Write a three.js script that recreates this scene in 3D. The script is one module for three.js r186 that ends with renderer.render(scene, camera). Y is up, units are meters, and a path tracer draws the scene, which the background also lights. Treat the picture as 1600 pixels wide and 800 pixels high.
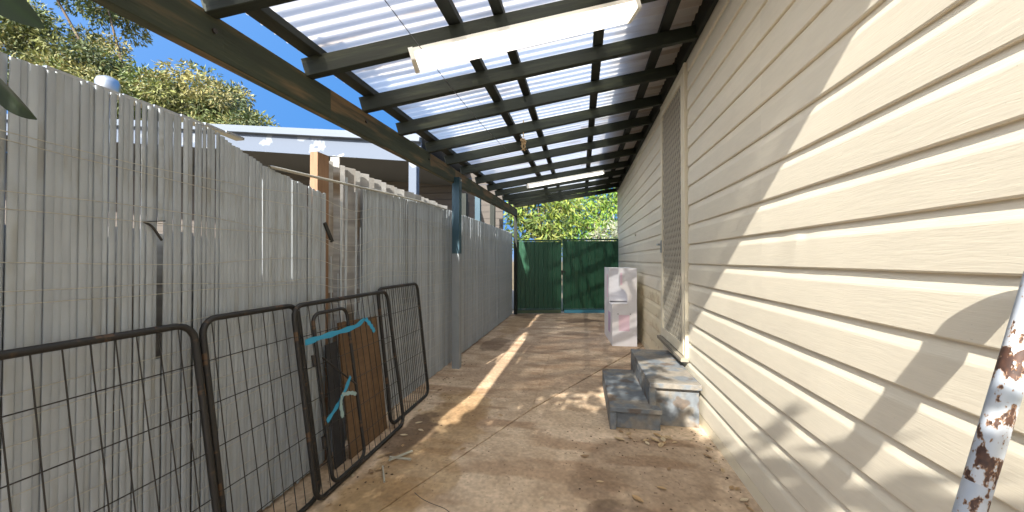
import * as THREE from 'three';
import { mergeGeometries } from 'three/addons/utils/BufferGeometryUtils.js';
import { RectAreaLightUniformsLib } from 'three/addons/lights/RectAreaLightUniformsLib.js';
import { RoundedBoxGeometry } from 'three/addons/geometries/RoundedBoxGeometry.js';

// ------------------------------------------------------------------ camera, sky, sun, exposure
const scene = new THREE.Scene();
const EYE = 1.22;
const camera = new THREE.PerspectiveCamera(69.2, 2, 0.05, 400);
camera.position.set(0, EYE, 0);
camera.rotation.order = 'YXZ';
camera.rotation.set(0.01017, 0.1841, 0);
scene.add(camera);
const renderer = new THREE.WebGLRenderer({ antialias: true });
renderer.toneMapping = THREE.LinearToneMapping;
renderer.toneMappingExposure = 3.9;
renderer.shadowMap.enabled = true;
const SUN = new THREE.Vector3(-0.3, 1, 1.6).normalize();
{
  const w = 512, h = 256, d = new Float32Array(w * h * 4), v = new THREE.Vector3();
  for (let j = 0; j < h; j++) for (let i = 0; i < w; i++) {
    const el = ((j + 0.5) / h - 0.5) * Math.PI, az = ((i + 0.5) / w - 0.5) * 2 * Math.PI;
    v.set(Math.cos(el) * Math.cos(az), Math.sin(el), Math.cos(el) * Math.sin(az));
    const e = Math.max(0, v.y), g = Math.acos(Math.min(1, Math.max(-1, v.dot(SUN))));
    const hz = Math.exp(-e * 12.0), au = 1.15 * Math.exp(-g * 2.0) + 2.6 * Math.exp(-g * 6.5);
    let r = 0.006 + 0.085 * hz + au * 1.0, gg = 0.072 + 0.085 * hz + au * 0.98, b = 0.21 + 0.06 * hz + au * 0.94;
    if (v.y < 0) { r = 0.16; gg = 0.14; b = 0.11; }
    const k = (j * w + i) * 4; d[k] = r; d[k + 1] = gg; d[k + 2] = b; d[k + 3] = 1;
  }
  const t = new THREE.DataTexture(d, w, h, THREE.RGBAFormat, THREE.FloatType);
  t.mapping = THREE.EquirectangularReflectionMapping; t.magFilter = t.minFilter = THREE.LinearFilter; t.wrapS = THREE.RepeatWrapping;
  t.colorSpace = THREE.LinearSRGBColorSpace; t.needsUpdate = true;
  scene.background = t; scene.environment = t;
}
const sun = new THREE.DirectionalLight(new THREE.Color(1.0, 0.955, 0.88), 3.3);
sun.position.copy(SUN).multiplyScalar(40); sun.castShadow = true; sun.shadow.mapSize.set(4096, 4096);
Object.assign(sun.shadow.camera, { left: -18, right: 18, top: 18, bottom: -18, near: 1, far: 120 });
scene.add(sun); scene.add(sun.target);

// ------------------------------------------------------------------ helpers
let seed = 12345;
const rnd = () => { seed = (seed * 1664525 + 1013904223) >>> 0; return seed / 4294967296; };
const rr = (a, b) => a + (b - a) * rnd();
const V = (x, y, z) => new THREE.Vector3(x, y, z);
const lerp = (a, b, t) => a + (b - a) * t, clamp = (x, a = 0, b = 1) => Math.min(b, Math.max(a, x));
const sst = (a, b, x) => { const t = clamp((x - a) / (b - a)); return t * t * (3 - 2 * t); };
const hash = (x, y, s) => { let h = (x * 374761393 + y * 668265263 + s * 974634777) | 0; h = Math.imul(h ^ (h >>> 13), 1274126177); return ((h ^ (h >>> 16)) >>> 0) / 4294967296; };
function vn(x, y, s = 0) {
  const xi = Math.floor(x), yi = Math.floor(y), fx = x - xi, fy = y - yi, u = fx * fx * (3 - 2 * fx), w = fy * fy * (3 - 2 * fy);
  return lerp(lerp(hash(xi, yi, s), hash(xi + 1, yi, s), u), lerp(hash(xi, yi + 1, s), hash(xi + 1, yi + 1, s), u), w);
}
const fbm = (x, y, o = 4, s = 0) => { let a = 0, m = 0.5, t = 0; for (let i = 0; i < o; i++) { a += m * vn(x, y, s + i * 17); t += m; x = x * 2.03 + 5.1; y = y * 2.03 + 3.7; m *= 0.5; } return a / t; };
function tex(w, h, fn, srgb = true, sx = 1, sy = 1) {
  const d = new Uint8Array(w * h * 4);
  for (let j = 0; j < h; j++) for (let i = 0; i < w; i++) { const c = fn(i / w, j / h), k = (j * w + i) * 4; d[k] = clamp(c[0]) * 255; d[k + 1] = clamp(c[1]) * 255; d[k + 2] = clamp(c[2]) * 255; d[k + 3] = 255; }
  const t = new THREE.DataTexture(d, w, h); t.magFilter = THREE.LinearFilter; t.minFilter = THREE.LinearMipmapLinearFilter; t.generateMipmaps = true;
  t.wrapS = t.wrapT = THREE.RepeatWrapping; t.repeat.set(sx, sy); t.colorSpace = srgb ? THREE.SRGBColorSpace : THREE.NoColorSpace; t.needsUpdate = true; return t;
}
const mx = (a, b, t) => [lerp(a[0], b[0], t), lerp(a[1], b[1], t), lerp(a[2], b[2], t)];
const std = (o) => new THREE.MeshStandardMaterial(o);
const lin = (r, g, b) => new THREE.Color().setRGB(r, g, b);
const names = {};
const numbered = (n) => { const k = names[n] = (names[n] ?? -1) + 1; return k ? `${n}_${String(k).padStart(3, '0')}` : n; };
function shade(m) { m.castShadow = true; m.receiveShadow = true; return m; }
function part(name, geo, mat, parent) { const m = shade(new THREE.Mesh(geo, mat)); m.name = name; parent.add(m); return m; }
function thing(name, label, category, pos = [0, 0, 0], group) {
  const o = new THREE.Group(); o.name = numbered(name); o.position.set(...pos); o.userData = { label, category }; if (group) o.userData.group = group; scene.add(o); return o;
}
function solo(name, geo, mat, label, category, group) { const m = part(numbered(name), geo, mat, scene); m.userData = { label, category }; if (group) m.userData.group = group; return m; }
function structure(name, geo, mat) { const m = part(numbered(name), geo, mat, scene); m.userData = { kind: 'structure' }; return m; }
function copy(o, label, group) { const c = o.clone(); c.name = numbered(o.name.replace(/_\d{3}$/, '')); c.userData = { ...o.userData }; if (label) c.userData.label = label; if (group) c.userData.group = group; scene.add(c); return c; }
// box with uv in metres, long axis along u
function bx(w, h, d, x = 0, y = 0, z = 0) {
  const g = new THREE.BoxGeometry(w, h, d), u = g.attributes.uv, n = g.attributes.normal, o = rnd() * 7, o2 = rnd() * 7;
  const p = g.attributes.position, L = Math.max(w, h, d);
  for (let i = 0; i < u.count; i++) {
    const P = [p.getX(i), p.getY(i), p.getZ(i)], ax = [0, 1, 2].filter((k) => Math.abs([n.getX(i), n.getY(i), n.getZ(i)][k]) < 0.5);
    const D = [w, h, d]; const [a, b] = D[ax[0]] >= D[ax[1]] ? ax : [ax[1], ax[0]];
    u.setXY(i, P[a] + o, P[b] + o2);
  }
  return g.translate(x, y, z);
}
// bar between two points: w across (horizontal-ish), h along up; bevelled box, uv in metres along u
function bar(a, b, w, h, up = V(0, 1, 0)) {
  const d = b.clone().sub(a), L = d.length(); d.normalize();
  const s = new THREE.Vector3().crossVectors(up, d).normalize(), t = new THREE.Vector3().crossVectors(d, s);
  const c = Math.min(w, h) * 0.06, W = w / 2, Hh = h / 2, o = rnd() * 9, o2 = rnd() * 9;
  const pr = [[-W + c, -Hh], [W - c, -Hh], [W, -Hh + c], [W, Hh - c], [W - c, Hh], [-W + c, Hh], [-W, Hh - c], [-W, -Hh + c]];
  const P = [], U = []; let per = 0;
  const pt = (q, e) => a.clone().addScaledVector(s, q[0]).addScaledVector(t, q[1]).addScaledVector(d, e);
  for (let i = 0; i < 8; i++) {
    const q = pr[i], r = pr[(i + 1) % 8], l = Math.hypot(q[0] - r[0], q[1] - r[1]);
    const A = pt(q, 0), B = pt(r, 0), C = pt(r, L), D = pt(q, L);
    for (const [X, uu, vv] of [[A, 0, per], [B, 0, per + l], [C, L, per + l], [A, 0, per], [C, L, per + l], [D, L, per]]) { P.push(X.x, X.y, X.z); U.push(uu + o, vv + o2); }
    per += l;
  }
  for (const e of [0, L]) for (let i = 1; i < 7; i++) for (const q of e ? [pr[0], pr[i], pr[i + 1]] : [pr[0], pr[i + 1], pr[i]]) { const X = pt(q, e); P.push(X.x, X.y, X.z); U.push(q[0] + o, q[1] + o2); }
  const g = new THREE.BufferGeometry(); g.setAttribute('position', new THREE.Float32BufferAttribute(P, 3)); g.setAttribute('uv', new THREE.Float32BufferAttribute(U, 2)); g.computeVertexNormals(); return g;
}
function tube(pts, r, seg = 24, rad = 6, closed = false, tension) {
  const c = tension === 0 ? polyPath(pts) : new THREE.CatmullRomCurve3(pts, closed, 'centripetal');
  const g = new THREE.TubeGeometry(c, seg, r, rad, closed), u = g.attributes.uv, L = c.getLength();
  for (let i = 0; i < u.count; i++) u.setXY(i, u.getX(i) * L, u.getY(i) * 2 * Math.PI * r);
  return g;
}
function polyPath(pts) { const c = new THREE.CurvePath(); for (let i = 0; i + 1 < pts.length; i++) c.add(new THREE.LineCurve3(pts[i], pts[i + 1])); return c; }
const rod = (a, b, r, n = 6) => { const g = new THREE.CylinderGeometry(r, r, a.distanceTo(b), n); const q = new THREE.Quaternion().setFromUnitVectors(V(0, 1, 0), b.clone().sub(a).normalize()); return g.applyQuaternion(q).translate((a.x + b.x) / 2, (a.y + b.y) / 2, (a.z + b.z) / 2); };
const flat = (g) => { const r = g.index ? g.toNonIndexed() : g; for (const k of Object.keys(r.attributes)) if (!['position', 'normal', 'uv'].includes(k)) r.deleteAttribute(k); return r; };
const join = (a) => mergeGeometries(a.map(flat));

// ------------------------------------------------------------------ materials
const grainBump = tex(512, 512, (u, v) => { const g = fbm(u * 6, v * 90, 3, 3) * 0.6 + fbm(u * 24, v * 160, 2, 9) * 0.4; return [g, g, g]; }, false, 1.1, 1.1);
function greenWood(base, worn, amt, s) {
  return tex(512, 512, (u, v) => {
    const g = fbm(u * 5, v * 70, 4, s), p = fbm(u * 4, v * 12, 4, s + 5), k = sst(0.56 - amt, 0.8 - amt, p * 0.65 + g * 0.35);
    const c = mx(base, worn, k), t = 0.8 + 0.4 * g; return [c[0] * t, c[1] * t, c[2] * t];
  }, true, 0.7, 0.7);
}
const mat = {};
mat.rafter = std({ map: greenWood([0.12, 0.145, 0.11], [0.2, 0.215, 0.155], 0.05, 11), roughness: 0.75, bumpMap: grainBump, bumpScale: 0.0015 });
mat.beam = std({ map: greenWood([0.2, 0.225, 0.16], [0.38, 0.31, 0.21], 0.13, 31), roughness: 0.8, bumpMap: grainBump, bumpScale: 0.002 });
mat.batten = std({ map: greenWood([0.1, 0.12, 0.095], [0.16, 0.175, 0.135], 0.02, 51), roughness: 0.75, bumpMap: grainBump, bumpScale: 0.0015 });
const sideBump = tex(1024, 512, (u, v) => { const g = fbm(u * 10, v * 110 + fbm(u * 5, v * 6, 2, 4) * 6, 3, 23) * 0.75 + fbm(u * 60, v * 260, 1, 29) * 0.25; return [g, g, g]; }, false, 1.4, 2.8);
mat.siding = std({ map: tex(1024, 512, (u, v) => { const a = fbm(u * 4, v * 3, 4, 61), b = fbm(u * 30, v * 80, 2, 67), sp = vn(u * 300, v * 150, 71) > 0.985 ? -0.1 : 0; const t = 0.95 + 0.06 * a + 0.03 * b + sp * (fbm(u * 5, v * 5, 2, 3) > 0.55 ? 1 : 0); return [0.9 * t, 0.865 * t, 0.782 * t]; }, true, 0.5, 1), roughness: 0.55, bumpMap: sideBump, bumpScale: 0.0004 });
mat.trim = std({ color: 0xe6dcc2, roughness: 0.55, bumpMap: grainBump, bumpScale: 0.0004 });
mat.dirtySiding = std({ map: tex(512, 512, (u, v) => { const a = fbm(u * 4, v * 9, 5, 81) * 0.7 + fbm(u * 26, v * 30, 3, 83) * 0.3, k = sst(0.5, 0.75, a); const c = mx([0.9, 0.85, 0.72], [0.66, 0.54, 0.38], k * 0.5); return c; }, true, 0.9, 0.9), roughness: 0.6, bumpMap: sideBump, bumpScale: 0.0009 });
mat.mesh = std({ color: 0xbdb5a3, roughness: 0.5, metalness: 0.1 });
mat.doorDark = std({ color: 0x3a3631, roughness: 0.7 });
const slatTex = (s, m) => tex(128, 512, (u, v) => { const a = fbm(u * 3, v * 16, 4, s), b = fbm(u * 10, v * 5, 3, s + 3); const t = m * (0.92 + 0.11 * a + 0.05 * b), d = sst(0.6, 0.8, fbm(u * 4, v * 7, 4, s + 7)) * 0.14; return [t * (0.635 - d * 0.3), t * (0.665 - d * 0.4), t * (0.685 - d * 0.6)]; }, true, 1, 1);
mat.slats = [1.0, 0.965, 1.03, 0.985].map((m, i) => std({ map: slatTex(100 + i * 9, m), roughness: 0.5 }));
mat.paling = [0, 1, 2].map((i) => std({ map: tex(256, 512, (u, v) => { const g = fbm(v * 4, u * 50, 3, 140 + i * 7), p = fbm(u * 4, v * 4, 3, 150 + i); const t = 0.8 + 0.3 * g; return mx([0.64 * t, 0.635 * t, 0.62 * t], [0.47 * t, 0.4 * t, 0.32 * t], sst(0.5, 0.8, p)); }), roughness: 0.85 }));
mat.rawTimber = std({ map: tex(256, 512, (u, v) => { const g = fbm(u * 5, v * 60, 4, 171); return mx([0.6, 0.48, 0.37], [0.46, 0.35, 0.26], g); }), roughness: 0.8, bumpMap: grainBump, bumpScale: 0.001 });
mat.wire = std({ color: 0xb5b2a4, roughness: 0.5, metalness: 0.3 });
mat.blackSteel = std({ map: tex(256, 256, (u, v) => mx([0.17, 0.165, 0.16], [0.34, 0.26, 0.19], sst(0.58, 0.72, fbm(u * 20, v * 6, 4, 181))), true, 2, 1), roughness: 0.5, metalness: 0.25 });
mat.darkWire = std({ color: 0x34322f, roughness: 0.55, metalness: 0.3 });
mat.galv = std({ color: 0xb9bcbd, roughness: 0.35, metalness: 0.8 });
mat.strap = std({ color: 0x2f93b8, roughness: 0.6, side: THREE.DoubleSide });
mat.strapPale = std({ color: 0x8fa9a8, roughness: 0.6, side: THREE.DoubleSide });
mat.brownBoard = std({ map: tex(256, 512, (u, v) => { const g = fbm(u * 40, v * 3, 4, 201), p = fbm(u * 4, v * 5, 4, 207); return mx([0.5, 0.395, 0.275], [0.36, 0.275, 0.195], clamp(g * 0.6 + p * 0.5)); }, true, 1.5, 1), roughness: 0.8 });
mat.gateGreen = std({ color: lin(0.014, 0.07, 0.036), roughness: 0.42 });
mat.gateFrame = std({ color: lin(0.012, 0.055, 0.03), roughness: 0.45 });
mat.bluePlastic = std({ color: 0x3f7d92, roughness: 0.55 });
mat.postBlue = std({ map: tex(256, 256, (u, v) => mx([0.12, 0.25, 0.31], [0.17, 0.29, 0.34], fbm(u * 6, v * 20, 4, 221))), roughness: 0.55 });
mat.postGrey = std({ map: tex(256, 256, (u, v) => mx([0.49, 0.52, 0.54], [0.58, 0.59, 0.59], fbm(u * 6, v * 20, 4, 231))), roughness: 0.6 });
mat.dollWhite = std({ map: tex(256, 256, (u, v) => { const t = 0.93 + 0.05 * fbm(u * 8, v * 8, 4, 241); return [t * 0.96, t * 0.95, t * 0.955]; }), roughness: 0.5 });
mat.dollPink = std({ color: 0xecd0dc, roughness: 0.55 });
mat.dollPurple = std({ color: 0xc9b0cb, roughness: 0.55 });
mat.step = std({ map: tex(512, 512, (u, v) => { const a = fbm(u * 7, v * 7, 5, 251), b = fbm(u * 30, v * 30, 3, 257); let c = mx([0.4, 0.42, 0.435], [0.49, 0.465, 0.425], sst(0.42, 0.62, a)); c = mx(c, [0.33, 0.26, 0.2], sst(0.62, 0.7, fbm(u * 5 + 3, v * 5, 4, 259)) * 0.6); const t = 0.88 + 0.24 * b; return [c[0] * t, c[1] * t, c[2] * t]; }, true, 1.3, 1.3), roughness: 0.75, bumpMap: tex(256, 256, (u, v) => { const g = fbm(u * 30, v * 30, 3, 261); return [g, g, g]; }, false, 2, 2), bumpScale: 0.002 });
mat.pole = (() => {
  const f = (u, v) => { const a = fbm(u * 9, v * 5, 5, 291), b = fbm(u * 30, v * 16, 3, 297), c = fbm(u * 110, v * 60, 2, 299), e = a * 0.62 + b * 0.28 + c * 0.1; return e; };
  return std({ map: tex(512, 256, (u, v) => { const e = f(u, v), k = sst(0.562, 0.58, e), h = sst(0.515, 0.562, e) * (1 - k); let c = mx([0.74, 0.75, 0.76], [0.6, 0.64, 0.69], fbm(u * 6, v * 6, 3, 5)); c = mx(c, [0.5, 0.36, 0.25], h); return mx(c, mx([0.22, 0.15, 0.125], [0.33, 0.22, 0.165], vn(u * 60, v * 30, 3)), k); }, true, 2.4, 0.5), roughness: 0.6, bumpMap: tex(512, 256, (u, v) => { const k = 1 - sst(0.55, 0.565, f(u, v)); return [k, k, k]; }, false, 2.4, 0.5), bumpScale: 0.0012 });
})();
mat.rope = std({ color: 0xa38a66, roughness: 0.95 });
mat.cord = std({ color: 0x55575c, roughness: 0.6 });
mat.fitting = std({ color: 0xeae8e0, roughness: 0.45 });
mat.diffuser = std({ color: 0xf4f4f0, roughness: 0.4, emissive: 0xfff8ee, emissiveIntensity: 0.55 });
mat.sheets = [[0.94, 0.94, 0.935], [0.9, 0.9, 0.9], [0.95, 0.95, 0.935], [0.9, 0.875, 0.85]].map((c, i) => new THREE.MeshPhysicalMaterial({
  map: tex(256, 256, (u, v) => { const a = fbm(u * 3, v * 12, 5, 301 + i * 5), k = sst(0.56, 0.78, a) * (i === 3 ? 0.6 : 0.36); return mx(c, [0.58, 0.5, 0.42], k); }, true, 0.45, 1.2), roughness: 0.9, transmission: 0.78, thickness: 0, side: THREE.DoubleSide }));
mat.fascia = std({ map: tex(512, 256, (u, v) => { const a = fbm(u * 8, v * 6, 5, 321); return mx([0.35, 0.385, 0.44], [0.68, 0.68, 0.67], sst(0.635, 0.66, a) * (0.4 + 0.6 * sst(0.4, 0.6, vn(u * 2, 0.5, 8)))); }, true, 0.35, 0.7), roughness: 0.7 });
mat.roofEdge = std({ color: 0x666e78, roughness: 0.6 });
mat.greyBoard = std({ color: 0x5b554f, roughness: 0.8 });
mat.soffit = std({ color: 0x565a62, roughness: 0.85 });
mat.soil = std({ map: tex(512, 512, (u, v) => { const a = fbm(u * 20, v * 20, 5, 331); return mx([0.36, 0.3, 0.22], [0.5, 0.45, 0.3], a); }, true, 0.4, 0.4), roughness: 1 });
const leafMat = (a, b, s, tr = 0.3) => new THREE.MeshPhysicalMaterial({ vertexColors: true, roughness: 0.75, transmission: tr, thickness: 0, side: THREE.DoubleSide });
mat.leaf = leafMat();
mat.bark = std({ map: tex(256, 256, (u, v) => mx([0.5, 0.45, 0.38], [0.34, 0.28, 0.22], fbm(u * 10, v * 4, 4, 341))), roughness: 0.95 });
mat.dryLeaf = std({ vertexColors: true, roughness: 0.85, side: THREE.DoubleSide });

// concrete: one map for the whole strip, x -1.7..1.1, z -9.7..1.5
const CX0 = -1.7, CW = 2.8, CZ0 = -9.7, CD = 11.2;
const blob = (x, z, cx, cz, rx, rz, s) => { const n = fbm(x * 4, z * 4, 4, s) - 0.5, d = Math.hypot((x - cx) / rx, (z - cz) / rz); return sst(0.18, -0.12, d - 1 + n * 1.5 + (d > 1.9 ? 1 : 0)); };
mat.concrete = std({
  map: tex(1024, 2048, (u, v) => {
    const x = CX0 + u * CW, z = CZ0 + v * CD;
    const a = fbm(x * 1.3, z * 1.1, 5, 401), b = fbm(x * 9, z * 9, 4, 407), c = fbm(x * 60, z * 60, 2, 411), st = fbm(x * 2.2, z * 8, 4, 415);
    let col = mx([0.72, 0.62, 0.505], [0.805, 0.715, 0.605], sst(0.3, 0.7, a * 0.6 + b * 0.4));
    col = mx(col, [0.56, 0.44, 0.33], sst(0.5, 0.75, st) * 0.6);
    if (z < -3.6) col = mx(col, [0.585, 0.475, 0.375], 0.35 * sst(0.4, 0.6, fbm(x * 2, z * 3, 4, 419)));
    const yel = blob(x, z, -0.95, -2.5, 0.25, 1.1, 421) * 0.75 + blob(x, z, -1.0, -1.6, 0.3, 0.4, 425) * 0.6 + blob(x, z, -1.2, -7.2, 0.22, 1.2, 426) * 0.5; col = mx(col, [0.58, 0.455, 0.28], clamp(yel) * 0.6);
    const dk = blob(x, z, 0.45, -2.3, 0.4, 0.5, 431) * 0.45 + blob(x, z, 0.2, -1.75, 0.2, 0.16, 433) * 0.6 + blob(x, z, -1.2, -2.55, 0.14, 0.3, 437) * 0.9 + blob(x, z, 0.0, -7.6, 0.35, 0.28, 441) * 0.8 + blob(x, z, -0.05, -6.2, 0.3, 0.18, 443) * 0.5 + blob(x, z, -1.15, -8.1, 0.3, 0.3, 445) * 0.6 + blob(x, z, -1.25, -5.3, 0.16, 0.5, 447) * 0.6;
    col = mx(col, [0.36, 0.285, 0.215], clamp(dk) * 0.75);
    const pale = blob(x, z, 0.15, -2.95, 0.3, 0.2, 451) * 0.4 + blob(x, z, -0.5, -2.2, 0.4, 0.5, 453) * 0.22; col = mx(col, [0.78, 0.69, 0.57], clamp(pale));
    const fl = vn(x * 75, z * 75, 461), fk = fl > 0.9 && b > 0.5 ? 0.3 : 0; col = mx(col, [0.24, 0.18, 0.13], fk);
    const t = 0.88 + 0.22 * c + 0.12 * (b - 0.5); return [col[0] * t, col[1] * t, col[2] * t];
  }), roughness: 0.88, bumpMap: tex(512, 512, (u, v) => { const g = fbm(u * 24, v * 24, 5, 471); return [g, g, g]; }, false, 4, 14), bumpScale: 0.004 });
mat.concrete.map.wrapS = mat.concrete.map.wrapT = THREE.ClampToEdgeWrapping;

// ------------------------------------------------------------------ ground and slabs
{
  const g = new THREE.PlaneGeometry(400, 400); g.rotateX(-Math.PI / 2); const u = g.attributes.uv; for (let i = 0; i < u.count; i++) u.setXY(i, u.getX(i) * 400, u.getY(i) * 400);
  g.translate(0, -0.035, 0); structure('ground', g, mat.soil);
  const path = new THREE.Group(); path.name = 'concrete_path'; path.userData = { kind: 'structure' }; scene.add(path);
  const slab = (pts) => { // outline in x,z ; subdivided and jittered edges
    const o = []; pts.forEach((p, i) => { const q = pts[(i + 1) % pts.length], n = Math.max(1, Math.round(Math.hypot(q[0] - p[0], q[1] - p[1]) / 0.07)); for (let k = 0; k < n; k++) { const t = k / n; o.push(new THREE.Vector2(lerp(p[0], q[0], t) + (k ? rr(-0.0025, 0.0025) : 0), -(lerp(p[1], q[1], t) + (k ? rr(-0.0025, 0.0025) : 0)))); } });
    const g = new THREE.ExtrudeGeometry(new THREE.Shape(o), { depth: 0.07, bevelEnabled: true, bevelThickness: 0.003, bevelSize: 0.003, bevelSegments: 1 });
    g.rotateX(-Math.PI / 2); g.translate(0, -0.073, 0);
    const p = g.attributes.position, u = g.attributes.uv; for (let i = 0; i < p.count; i++) u.setXY(i, (p.getX(i) - CX0) / CW, (p.getZ(i) - CZ0) / CD);
    part('slab', g, mat.concrete, path);
  };
  const J = 0.0035, jx = -0.4, D = [[0.98, -5.75], [-0.395, -3.04], [-0.97, -1.66], [-1.25, -0.98], [-1.62, -0.1]];
  slab([[-1.66, -8.9], [jx - J, -8.9], [jx - J, -3.04], [-0.975, -1.665], [-1.255, -0.985], [-1.64, -0.06], [-1.66, -0.1]]);
  slab([[jx + J, -8.95], [1.0, -9.1], [0.98, -5.78], [jx + J, -3.055]]);
  slab([[-0.388, -3.035], [0.98, -5.73], [0.98, 1.3], [-1.64, 1.3], [-1.63, -0.05], [-1.245, -0.975], [-0.963, -1.66]]);
  // hairline crack near the camera side: a thin dark fissure of soil
  const cr = new THREE.CatmullRomCurve3([V(-0.86, 0.0005, -1.83), V(-0.8, 0.0005, -1.79), V(-0.74, 0.0005, -1.765), V(-0.66, 0.0005, -1.74), V(-0.6, 0.0005, -1.70)]);
  const cg = new THREE.TubeGeometry(cr, 20, 0.0022, 5); cg.scale(1, 0.4, 1); const c = part('crack_filling', cg, mat.doorDark, path);
  // driveway beyond the gate
  const dg = new THREE.PlaneGeometry(6, 6); dg.rotateX(-Math.PI / 2); dg.translate(0, -0.02, -12.2); structure('driveway', dg, std({ color: 0x8d7f6c, roughness: 0.9 }));
}

// ------------------------------------------------------------------ house with lapped cladding
const WX = 0.88, PITCH = 0.1585, Y0 = 0.087;
const house = thing('weatherboard_house', 'cream weatherboard house with screen door beside the concrete passage', 'house');
{
  const wall = part('wall', bx(0.16, 2.93, 10.7, WX + 0.08 + 0.001, 2.93 / 2 - 0.02, -9.1 + 5.35), std({ color: 0xb9ad92, roughness: 0.8 }), house);
  const prof = [[-0.001, -0.010], [-0.0135, -0.009], [-0.0165, -0.004], [-0.0162, 0.02], [-0.0152, 0.06], [-0.0142, 0.100], [-0.0134, 0.106], [-0.0025, 0.150], [-0.001, PITCH]];
  const board = (y, za, zb, sd) => {
    const n = Math.max(4, Math.round(Math.abs(zb - za) / 0.06)), P = [], U = [], I = [];
    for (let i = 0; i <= n; i++) {
      const z = lerp(za, zb, i / n);
      prof.forEach((q, k) => {
        const wob = 0.0022 * (fbm(z * 1.7 + sd * 3, sd, 3, 501) - 0.5) + 0.001 * (vn(z * 7, sd, 505) - 0.5), m = k === 0 || k === prof.length - 1 ? 0 : 1;
        let dent = 0; if (sd === 7 && za > -1) for (const [dz, dw, da] of [[-1.84, 0.05, 0.0016], [-1.72, 0.04, -0.0018], [-1.64, 0.03, 0.0014]]) dent += da * Math.exp(-(((z - dz) / dw) ** 2)) * (k > 4 ? 1 : 0.5);
        P.push(WX + q[0] + (wob + dent) * m, y + q[1] + 0.0012 * (vn(z * 1.2, sd, 511) - 0.5), z); U.push(z, y + q[1] + sd * 0.37);
      });
    }
    const m = prof.length; for (let i = 0; i < n; i++) for (let k = 0; k + 1 < m; k++) { const a = i * m + k, b = a + 1, c = a + m, d = c + 1; I.push(a, c, b, b, c, d); }
    let g = new THREE.BufferGeometry(); g.setAttribute('position', new THREE.Float32BufferAttribute(P, 3)); g.setAttribute('uv', new THREE.Float32BufferAttribute(U, 2)); g.setIndex(I);
    g = g.toNonIndexed(); g.computeVertexNormals();
    // smooth along the length, creased across the profile
    const nn = g.attributes.normal, pp = g.attributes.position, acc = new Map(), key = (i) => `${pp.getX(i).toFixed(5)},${pp.getY(i).toFixed(5)},${pp.getZ(i).toFixed(5)}`;
    for (let i = 0; i < pp.count; i++) { const kk = key(i); if (!acc.has(kk)) acc.set(kk, []); acc.get(kk).push(V(nn.getX(i), nn.getY(i), nn.getZ(i))); }
    for (let i = 0; i < pp.count; i++) { const me = V(nn.getX(i), nn.getY(i), nn.getZ(i)), s = V(0, 0, 0); for (const o of acc.get(key(i))) if (o.dot(me) > 0.9986) s.add(o); s.normalize(); nn.setXYZ(i, s.x, s.y, s.z); }
    return g;
  };
  for (let i = 0; i < 18; i++) {
    const y = Y0 + i * PITCH; if (y > 2.86) break;
    part('board', board(y, 1.6, -3.262, i), mat.siding, wall);
    part('board', board(y, -4.238, -9.08, i + 40), i < 9 && i > 4 ? mat.siding : i < 5 ? mat.dirtySiding : mat.siding, wall);
  }
  part('board', board(Y0 + 0 * PITCH, -3.262, -4.238, 77), mat.siding, wall); part('board', board(Y0 + PITCH, -3.262, -4.238, 78), mat.siding, wall);
  part('base_strip', join([bx(0.014, 0.075, 10.68, WX - 0.008, 0.039, -3.74)]), mat.trim, wall);
  part('corner_trim', bx(0.03, 2.9, 0.05, WX - 0.014, 1.46, -9.105), mat.trim, wall);
  part('top_trim', bx(0.03, 0.06, 10.6, WX - 0.016, 2.905, -3.75), mat.trim, wall);
  // screen door, z -3.30..-4.20, y .41..2.82
  const zA = -3.30, zB = -4.20, yA = 0.42, yB = 2.79, door = part('screen_door', bx(0.035, yB - yA - 0.04, 0.82, WX + 0.0, (yA + yB) / 2, (zA + zB) / 2), std({ color: 0x4d463c, roughness: 0.7 }), house);
  part('door_frame', join([bx(0.05, yB - yA + 0.1, 0.045, WX - 0.012, (yA + yB) / 2 + 0.02, zA + 0.0), bx(0.05, yB - yA + 0.1, 0.045, WX - 0.012, (yA + yB) / 2 + 0.02, zB), bx(0.05, 0.05, 0.852, WX - 0.012, yB + 0.04, (zA + zB) / 2)]), mat.trim, door);
  part('leaf_frame', join([bx(0.022, yB - yA, 0.05, WX - 0.03, (yA + yB) / 2, zA - 0.05), bx(0.022, yB - yA, 0.05, WX - 0.03, (yA + yB) / 2, zB + 0.05), bx(0.022, 0.06, 0.75, WX - 0.03, yB - 0.03, (zA + zB) / 2), bx(0.022, 0.09, 0.75, WX - 0.03, yA + 0.045, (zA + zB) / 2)]), mat.trim, door);
  part('sill', bx(0.09, 0.03, 0.97, WX - 0.03, yA - 0.025, (zA + zB) / 2), std({ color: 0x8c8474, roughness: 0.7 }), door);
  const strands = [], zl = zA - 0.07, zr = zB + 0.07, yl = yA + 0.08, yh = yB - 0.05, W = zl - zr, slope = 1.9, gap = 0.115;
  for (let c = yl - W * slope; c < yh; c += gap) for (const s of [1, -1]) {
    let y1 = c, y2 = c + W * slope, z1 = s > 0 ? zl : zr, z2 = s > 0 ? zr : zl; const f = (y) => lerp(z1, z2, (y - y1) / (y2 - y1));
    const a = Math.max(y1, yl), b = Math.min(y2, yh); if (b - a < 0.02) continue;
    strands.push(bar(V(WX - 0.029 - s * 0.0015, a, f(a)), V(WX - 0.029 - s * 0.0015, b, f(b)), 0.0085, 0.0075, V(1, 0, 0)));
  }
  part('diamond_grille', join(strands), mat.mesh, door);
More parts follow.
